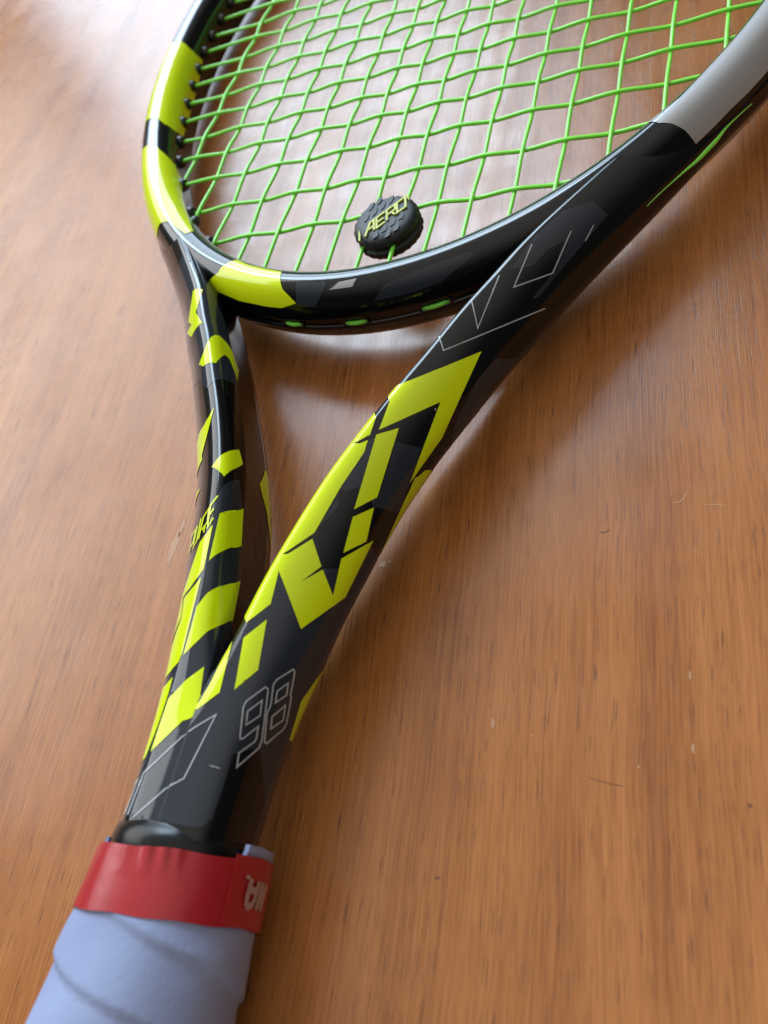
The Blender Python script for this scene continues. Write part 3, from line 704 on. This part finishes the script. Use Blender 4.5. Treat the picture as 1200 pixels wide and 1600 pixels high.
 ('pinstripe','R','G',0.14,[(50.09,32.23),(51.37,33.16),(52.65,33.95),(53.95,34.61),(55.28,35.22),(56.65,35.78),(58.04,36.33),(59.47,36.89),(58.07,37.73),(56.7,38.58),(55.35,39.43),(54.01,40.27),(52.68,41.13),(51.35,41.99),(50.15,41.42),(48.94,40.84),(47.7,40.25),(46.44,39.64),(45.17,39.02),(43.92,38.39),(42.73,37.74),(42.82,37.46),(44.01,38.1),(45.25,38.73),(46.5,39.34),(47.75,39.93),(48.98,40.52),(50.17,41.09),(51.36,41.65),(52.58,40.86),(53.81,40.08),(55.03,39.3),(56.27,38.52),(57.52,37.73),(58.79,36.95),(57.47,36.43),(56.17,35.91),(54.9,35.39),(53.66,34.83),(52.44,34.21),(51.24,33.5),(50.04,32.68)],[]),
 ('pinstripe','R','G',0.14,[(42,42.13),(40.54,41.37),(39.21,40.6),(39.27,40.35),(40.61,41.11),(42.08,41.87)],[]),
 ('pinstripe','L','G',0.14,[(182.33,31.55),(181.04,29.54),(179.79,27.6),(178.58,25.63),(177.44,23.5),(176.37,21.19),(175.35,18.56),(174.86,13.43),(174.73,14.99),(175.17,19.44),(176.2,21.92),(177.26,24.18),(178.39,26.27),(179.6,28.21),(180.85,30.19),(182.13,32.24)],[]),
 ('pinstripe','R','G',0.14,[(174.91,17.93),(173.99,22.08),(173.07,25.32),(171.94,25.83),(170.79,26.34),(169.58,26.83),(168.31,27.3),(167,27.77),(165.66,28.23),(164.3,28.69),(162.91,29.15),(161.49,29.61),(160.04,30.07),(158.56,30.52),(159.52,28.57),(160.45,26.49),(161.36,24.23),(162.26,21.71),(163.61,18.06),(163.82,19.09),(162.49,22.37),(161.45,25.1),(160.39,27.53),(159.31,29.79),(160.82,29.3),(162.31,28.8),(163.76,28.3),(165.19,27.8),(166.59,27.31),(167.95,26.8),(169.29,26.28),(170.55,25.75),(171.76,25.2),(172.93,24.63),(173.83,21.36),(174.73,16.02)],[]),
 ('pinstripe','L','G',0.14,[(163.51,13.31),(164.87,20.03),(165.98,22.15),(167.07,24.12),(168.14,25.97),(169.2,27.7),(170.22,29.42),(171.19,31.21),(172.12,33.08),(173.01,35.06),(174.32,35.26),(175.65,35.44),(177.02,35.61),(178.5,35.78),(180.1,35.94),(181.75,36.08),(181.83,35.17),(180.2,35.04),(178.61,34.88),(177.13,34.72),(175.76,34.55),(174.44,34.38),(173.14,34.19),(172.25,32.28),(171.32,30.47),(170.36,28.72),(169.35,27.03),(168.31,25.28),(167.25,23.4),(166.17,21.39),(165.06,19.23),(163.63,12.41)],[]),
 ('pinstripe','L','G',0.14,[(181.71,37.63),(180.28,37.48),(178.88,37.29),(177.57,37.09),(176.34,36.9),(175.17,36.73),(174.03,36.55),(174.88,39.23),(175.86,39.01),(175.99,39.36),(174.55,37.21),(175.8,37.56),(177.11,37.9),(178.5,38.31),(180.01,38.74),(181.56,39.18)],[]),
 ('lettering','L','Y',0.14,[(112.57,27.37),(114.21,30.88),(115.84,30.83),(117.49,30.77),(119.19,30.72),(118.21,29.18),(117.14,27.63),(116.94,28.43),(118.43,30.25),(117.08,30.17),(115.76,30.09),(114.45,30.01),(112.76,26.63)],[]),
 ('lettering','L','Y',0.14,[(116.43,29.95),(115.27,28.07),(115.07,28.8),(116.18,30.67)],[]),
 ('lettering','L','Y',0.14,[(120.21,34.42),(118.86,34.06),(117.53,33.71),(116.21,33.36),(115.08,31.35),(117.56,31.35),(118.46,33.88),(118.81,33.23),(117.78,30.64),(116.12,30.79),(114.5,30.95),(115.89,34.1),(117.2,34.45),(118.52,34.81),(119.87,35.17)],[]),
 ('lettering','L','Y',0.14,[(118.04,32.33),(119.41,32.63),(119.63,31.95),(118.24,31.65)],[]),
 ('lettering','L','Y',0.14,[(116.33,37.17),(117.87,37.43),(119.44,37.7),(121.03,37.96),(120.27,35.3),(118.79,35.08),(117.34,34.86),(115.92,34.64),(115.6,35.38),(117,35.59),(118.43,35.81),(119.88,36.03),(120.6,37.44),(119.31,37.03),(118.01,36.66),(116.74,36.3)],[]),
 ('lettering','L','Y',0.14,[(120.59,40.45),(118.72,40.85),(116.86,41.35),(117.12,38.02),(119.07,38.59),(118.87,41.34),(119.74,39.7),(119.62,37.54),(118.17,37.46),(116.76,37.39),(116.21,42.69),(118.22,41.86),(119.47,42.88)],[]),
 ('paint_chip','R','P',0.15,[(169.75,33.53),(169.76,34.6),(169.71,36.03),(169.82,37.83),(170.05,37.32),(170.04,35.26)],[]),
 ('paint_chip','R','P',0.15,[(87.75,40.95),(87.69,41.53),(88.06,41.93),(88.08,41.65)],[]),
]
LOOP_PATH = [(68.25, -14.3, 0.76), (70.65, -10.88, 0.78), (73.29, -7.21, 0.55), (75.69, -3.85, 0.31), (77.91, -0.69, -0.07), (80.03, 2.46, -0.05), (81.98, 5.37, 0.03), (83.43, 7.64, 0.39), (84.87, 9.81, 0.48), (87.09, 12.99, 0.34), (89.32, 16.16, 0.05)]

CHIP = mat("worn_varnish", (0.48, 0.26, 0.15), 0.5)
SCR = mat("scratch_pale", (0.60, 0.33, 0.16), 0.4)
DENT = mat("scratch_dark", (0.16, 0.05, 0.018), 0.5)
PORTS = [(-17.2, 2.9), (0.3, 3.1), (19.6, 3.6)]
DAMP_POS = (1.5, -6.4, 0.2)
DAMP_ROT = math.radians(44)
# strokes of the print in (arc mm round the grip, y)
TAPE_STROKES = [[(x - 7.2, y + 1.7) for x, y in q] for q in (
    [(9.6, -173.2), (8.6, -173.2), (7.7, -172.6), (7.4, -171.6), (7.4, -169.0)],
    [(9.6, -173.2), (9.9, -171.6), (9.9, -169.0)],
    [(7.6, -170.6), (9.8, -170.6)],
    [(11.0, -169.2), (11.0, -168.6)],
    [(6.0, -173.2), (6.0, -169.0)],
    [(6.0, -173.2), (4.2, -169.0)],
    [(4.2, -173.2), (4.2, -169.0)])]
BLOTCHES = [(-44.5, -94.5, 1.2, 5.5, .05, CHIP, 1), (-44.2, -88.5, .6, 3.0, .05, CHIP, 2), (15.5, -98, 1.0, .8, .4, CHIP, 3), (17.0, -97.2, .5, .5, .4, CHIP, 13),
    (46.7, -130.9, .4, 1.0, .1, CHIP, 4), (45.8, -135.3, .45, 1.4, .1, mat("amber_spot", (.36, .12, .02), .3), 5), (91.7, -139.8, .35, .4, 0, DENT, 6),
    (81.4, -118.5, .25, 1.0, .1, CHIP, 7), (82.6, -131.6, .25, 1.1, .1, CHIP, 8), (54.6, -132.5, .2, .2, 0, SCR, 9), (41.2, -159.6, .5, .25, .2, DENT, 10), (73.9, -135.8, .2, .2, 0, SCR, 11)]
SCRATCHES = [([(76.3, -82.7), (78.0, -82.4), (78.9, -79.9)], .16, SCR), ([(82.1, -83.3), (84, -83.1), (86.2, -83.4)], .14, SCR),
    ([(62.4, -89.4), (63.4, -89.6), (64.4, -88.8)], .3, DENT), ([(65.6, -138.7), (69, -139.3), (71.7, -139.4)], .14, DENT)]

SURF = {'R': ARM, 'L': ARM_L, 'Lb': ARM_L, 'H': HOOP, 'SH': SHAFT}
HOST = {'R': right_arm, 'L': left_arm, 'Lb': left_arm, 'H': hoop, 'SH': shaft}
PMAT = {'Y': YELLOW, 'K': BLACK, 'C': CHAR, 'G': LINE, 'S': SILVER, 'P': SPECK}
layer = 0.0
for nm, sf, mt, off, outline, hole in PAINT:
    layer += 0.0004
    if sf == 'H' and mt == 'S' and len(outline) > 24:      # runs on along the head beyond the view
        um = max(u for u, v in outline)
        outline = [(u + (40 if u > um - 7.0 else 0), v) for u, v in outline]
    st = (0.35, 0.9) if sf == 'H' else (0.7, 0.9)
    if sf == 'H' and mt == 'S' and len(outline) > 24:      # the same block on the underside
        decal(nm, HOOP, [(u, 97 - v) for u, v in outline], SILVER, hoop, off, step=st)
    decal(nm, SURF[sf], outline, PMAT[mt], HOST[sf], off + layer, holes=[hole] if hole else (), step=st)

# ------------------------------------------------------------------ grommets along the inside of the head
def barrel(name, base, direction, r, ln, material, parent):
    d = direction.normalized()
    a = Vector((0, 0, 1)); x = d.cross(a).normalized(); y = x.cross(d)
    V, F = [], []
    prof = [(0, r * 1.25), (ln * .35, r * 1.15), (ln * .8, r), (ln, r * .8), (ln, r * .45)]
    n = 12
    for t, q in prof:
        for k in range(n):
            c = 2 * math.pi * k / n
            V.append((base + d * t + (x * math.cos(c) + y * math.sin(c)) * q) * MM)
    for i in range(len(prof) - 1):
        for k in range(n):
            F.append((i * n + k, i * n + (k + 1) % n, (i + 1) * n + (k + 1) % n, (i + 1) * n + k))
    F.append(tuple((len(prof) - 1) * n + k for k in range(n)))
    return mesh_obj(name, V, F, material, parent)

for x, y0, y1 in main_ends:
    ext = 1.0 if abs(x) < 60 else 1.6
    barrel("grommet", Vector((x, y0 - 1.2, 0)), Vector((0, 1, 0)), 1.7, 2.5 * ext, PLASTIC, hoop)
    barrel("grommet", Vector((x, y1 + 1.2, 0)), Vector((0, -1, 0)), 1.35, 2.0 * ext, PLASTIC, hoop)
for y, hx in cross_ends:
    for s in (-1, 1):
        barrel("grommet", Vector((s * (hx + 1.2), y, 0)), Vector((-s, 0, 0)), 1.95, 3.9, PLASTIC, hoop)

# oval string ports on the outer face of the bridge, each with a bit of string showing
def hoop_point(ang, n, z):
    t = ang
    c = Vector((HA * math.cos(t), HC + HB * math.sin(t), 0))
    nn = Vector((math.cos(t) / HA, math.sin(t) / HB, 0)).normalized()
    return c + nn * n + Vector((0, 0, z)), nn
def port(x, half):
    t = -math.acos(x / HA)
    V, F = [], []
    n = 24
    rings = [(1.15, 6.05), (1.0, 6.15), (0.92, 5.75), (0.0, 5.45)]
    for sc_, off in rings:
        for k in range(n):
            c = 2 * math.pi * k / n
            dt = math.cos(c) * half * sc_ / HA
            P, _ = hoop_point(t + dt, off, -0.3 + math.sin(c) * 1.9 * sc_)
            V.append(P * MM)
    for i in range(len(rings) - 1):
        for k in range(n):
            F.append((i * n + k, i * n + (k + 1) % n, (i + 1) * n + (k + 1) % n, (i + 1) * n + k))
    o = mesh_obj("string_port", V, F, PLASTIC, hoop)
    pa = []
    for k in range(13):
        f = k / 12 * 2 - 1
        P, _ = hoop_point(t + f * half * .92 / HA, 5.85 - 0.7 * f * f, -0.6)
        pa.append(P * MM)
    V, F = tube(pa, 0.62 * MM)
    mesh_obj("string_loop", V, F, STRING, o)
for x, half in PORTS: port(x, half)

# string running in the groove round the outside of the head
LP = [Vector(spline(LOOP_PATH, k * (len(LOOP_PATH) - 1) / 40)) * MM for k in range(41)]
V, F = tube(LP, 0.62 * MM, 10)
for i, c in enumerate(LP):                       # it dives into the groove at both ends
    f = i / 40
    k = 0.2 + 0.8 * math.exp(-((f - .52) / .22) ** 2)
    for q in range(10):
        V[i * 10 + q] = c + (V[i * 10 + q] - c) * k
mesh_obj("string_loop", V, F, STRING, hoop)

# ------------------------------------------------------------------ overgrip end and tape flap beside the collar
def flap(name, surf_pts, thick, material, parent):
    """small patch over (t, y) on the handle outline, raised by thick"""
    V, F = [], []
    nt, ny = len(surf_pts), len(surf_pts[0])
    for layer_ in (0, 1):
        for row in surf_pts:
            for (t, y, ex) in row:
                dx, dz = octo(t)
                r = ex + thick * layer_
                V.append(Vector((dx * (15.0 + r) - 0.45, y, dz * (14.6 + r) - 2.0)) * MM)
    def id_(l, i, j): return l * nt * ny + i * ny + j
    for i in range(nt - 1):
        for j in range(ny - 1):
            F.append((id_(1, i, j), id_(1, i + 1, j), id_(1, i + 1, j + 1), id_(1, i, j + 1)))
    rim = [(i, 0) for i in range(nt)] + [(nt - 1, j) for j in range(1, ny)] + [(i, ny - 1) for i in range(nt - 2, -1, -1)] + [(0, j) for j in range(ny - 2, 0, -1)]
    for a, b in zip(rim, rim[1:] + rim[:1]):
        F.append((id_(0, *a), id_(0, *b), id_(1, *b), id_(1, *a)))
    return mesh_obj(name, V, F, material, parent, smooth=False)
flap("overgrip_end", [[(t, lerp(-161.9 - 0.5 * max(0, t - .05) * 3, -166.5, j / 4), -1.2 + .3 * (j < 2)) for j in range(5)] for t in (.26, .2, .12, .04, -.05, -.15, -.3, -.45, -.6)], 1.1, GRIP, racket)
flap("overgrip_end", [[(t, lerp(-165.7, -169, j / 3), -0.2) for j in range(4)] for t in (2.7, 2.8, 2.9, 3.0, 3.1, 3.2, 3.4)], 0.55, GRIP, racket)
flap("tape_end", [[(t, lerp(-164.9 + 1.3 * octo(t)[0] - 1.4 * max(0, octo(t)[1]), -176.0 + 1.3 * octo(t)[0] - 1.4 * max(0, octo(t)[1]), j / 6), lerp(0.5, 1.25, j / 6)) for j in range(7)] for i, t in enumerate((.42, .36, .3, .24, .18, .12, .06, 0, -.06, -.12, -.2, -.3, -.5, -.7))], 0.14, TAPE, tape_o)

# print on the tape, upside down as the tape was wound
def tape_text(strokes, wd):
    for pts in strokes:
        L_, R_ = line_poly(pts, wd)
        poly = L_ + R_[::-1]
        V, F = fill_uv(poly, (), (0.8, 0.8))
        P = []
        for v in V:
            t, y = v.x / 17.0, v.y
            dx, dz = octo(t)
            r = 1.27
            P.append(Vector((dx * (15.0 + 0.75 + r - .6) - 0.45, y, dz * (14.6 + .7 + r - .6) - 2.0)) * MM)
        out = []
        for f in F:
            a, b, c = (P[i] for i in f)
            out.append(f if (b - a).cross(c - a).dot(Vector((a.x, 0, a.z))) > 0 else f[::-1])
        mesh_obj("lettering", P, out, TAPETXT, tape_o)
tape_text(TAPE_STROKES, 1.1)

# ------------------------------------------------------------------ vibration dampener
damp = bpy.data.objects.new("vibration_dampener", None)
COL.objects.link(damp)
damp.empty_display_size = 0.01
damp['label'] = "round black rubber vibration dampener with yellow AERO lettering clipped between the green strings"
damp['category'] = "dampener"
DX, DY, DZ = DAMP_POS
Wm = Matrix.Translation(racket.location) @ Matrix.Rotation(TH, 4, 'X')
damp.matrix_world = Wm @ Matrix.Translation(Vector((DX, DY, DZ)) * MM) @ Matrix.Rotation(DAMP_ROT, 4, 'Z')
R_D = 10.2
def disc():
    prof = [(0, 3.5), (6.5, 3.5), (8.6, 3.35), (9.6, 2.8), (10.1, 1.9), (10.2, 1.0), (10.0, .75), (9.3, .62), (9.2, 0), (9.3, -.62), (10.0, -.75), (10.2, -1.1), (10.1, -2.2), (9.5, -3.1), (8.4, -3.5), (0, -3.5)]
    n = 72
    V, F = [], []
    for r, z in prof:
        for k in range(n):
            c = 2 * math.pi * k / n
            V.append(Vector((r * .89 * (1 + (0.018 * math.sin(24 * c) if r > 9 else 0)) * math.cos(c), r * .89 * (1 + (0.018 * math.sin(24 * c) if r > 9 else 0)) * math.sin(c), z)) * MM)
    for i in range(len(prof) - 1):
        for k in range(n):
            F.append((i * n + k, (i + 1) * n + k, (i + 1) * n + (k + 1) % n, i * n + (k + 1) % n))
    return mesh_obj("body", V, F, DAMP, damp)
disc()
def plate(name, pts, z0, z1, material, parent):
    n = len(pts)
    V = [Vector((x, y, z0)) * MM for x, y in pts] + [Vector((x * 1.0, y * 1.0, z1)) * MM for x, y in pts]
    ar = sum(pts[i - 1][0] * pts[i][1] - pts[i][0] * pts[i - 1][1] for i in range(n))
    if ar < 0:
        pts = pts[::-1]
        V = [Vector((x, y, z0)) * MM for x, y in pts] + [Vector((x, y, z1)) * MM for x, y in pts]
    F = [tuple(range(n, 2 * n))] + [(k, (k + 1) % n, n + (k + 1) % n, n + k) for k in range(n)]
    return mesh_obj(name, V, F, material, parent, smooth=False)
# tread blocks above and below the word
for s in (1, -1):
    for k, cx in enumerate((-6.4, -3.7, -1.0, 1.7, 4.4)):
        for row, (ya, yb) in enumerate(((3.0, 5.3), (5.9, 8.0))):
            if abs(cx) + 1.6 > math.sqrt(max(0, 80 - yb * yb)): continue
            j = 0.5 if row else 0
            pts = [(cx - .9 + j, ya), (cx + .3 + j, ya + .2), (cx + 1.2 + j, ya + 1.0), (cx + 1.9 + j, yb - .2), (cx + .6 + j, yb), (cx - .4 + j, ya + 1.3)]
            plate("tread_block", [(x * s, y * s) for x, y in pts], 3.4, 3.7, DAMP, damp)
# the word AERO and the streaks at its ends
def stroke2(pts, wd):
    L_, R_ = line_poly(pts, wd)
    return L_ + R_[::-1]
def letter(strokes, ox, w_=.56):
    sh = .55
    for st in strokes:
        P = [(x * 3.0 + (y - .5) * 3.6 * sh + ox * .95, (y - .5) * 3.6 - .7) for x, y in st]
        q = stroke2(P, w_)
        m_ = len(q) // 2
        V, F = [], []
        for z in (3.45, 3.95):
            V += [Vector((a, b, z)) * MM for a, b in q]
        n = len(q)
        for k in range(m_ - 1):
            F.append((n + k, n + k + 1, n + n - 2 - k, n + n - 1 - k))
        for k in range(n):
            F.append((k, (k + 1) % n, n + (k + 1) % n, n + k))
        mesh_obj("lettering", V, F, DYEL, damp, smooth=False)
letter([[(0, 0), (.55, 1), (.95, 1), (.95, 0)], [(.3, .42), (.95, .42)]], -6.6)
letter([[(1, 1), (.1, 1), (.1, 0), (1, 0)], [(.1, .5), (.85, .5)]], -3.0)
letter([[(.1, 0), (.1, 1), (1, 1), (1, .5), (.1, .5)], [(.55, .5), (1, 0)]], .5)
letter([[(.1, .5), (.1, 1), (1, 1), (1, 0), (.1, 0), (.1, .5)]], 4.0)
for q in ([(-9.0, -2.6), (-7.6, -.3), (-7.1, 1.5), (-7.9, .2), (-9.3, -2.2)], [(7.7, -1.2), (8.6, .8), (8.9, 2.0), (8.0, .6)]):
    plate("streak", q, 3.3, 3.8, DYEL, damp)

# ------------------------------------------------------------------ wear on the table
def blotch(name, x, y, a, b, rot_, material, seed, z=0.00006):
    rd = random.Random(seed)
    n = 22
    V = [Vector((0, 0, 0))]
    for k in range(n):
        c = 2 * math.pi * k / n
        r = rd.uniform(.6, 1.15)
        V.append(Vector((a * r * math.cos(c), b * r * math.sin(c), 0)))
    M_ = Matrix.Rotation(rot_, 3, 'Z')
    V = [(M_ @ v + Vector((x, y, 0))) * MM + Vector((0, 0, z)) for v in V]
    mesh_obj(name, V, [(0, k + 1, (k + 1) % n + 1) for k in range(n)], material, TABLE, smooth=False)
def scratch(pts, wd, material, z=0.00006):
    P = chaikin(pts, 2)
    L_, R_ = line_poly(P, wd)
    n = len(P)
    V = []
    for i in range(n):
        k = math.sin(math.pi * min(1, max(0.02, i / (n - 1)))) ** .5
        c = (Vector(L_[i]) + Vector(R_[i])) / 2
        V.append(c + (Vector(L_[i]) - c) * k)
    for i in range(n):
        k = math.sin(math.pi * min(1, max(0.02, i / (n - 1)))) ** .5
        c = (Vector(L_[i]) + Vector(R_[i])) / 2
        V.append(c + (Vector(R_[i]) - c) * k)
    V = [Vector((v.x * MM, v.y * MM, z)) for v in V]
    mesh_obj("scratch", V, [(n + i, n + i + 1, i + 1, i) for i in range(n - 1)], material, TABLE, smooth=False)
for a in BLOTCHES: blotch("worn_spot", *a)
for a in SCRATCHES: scratch(*a)
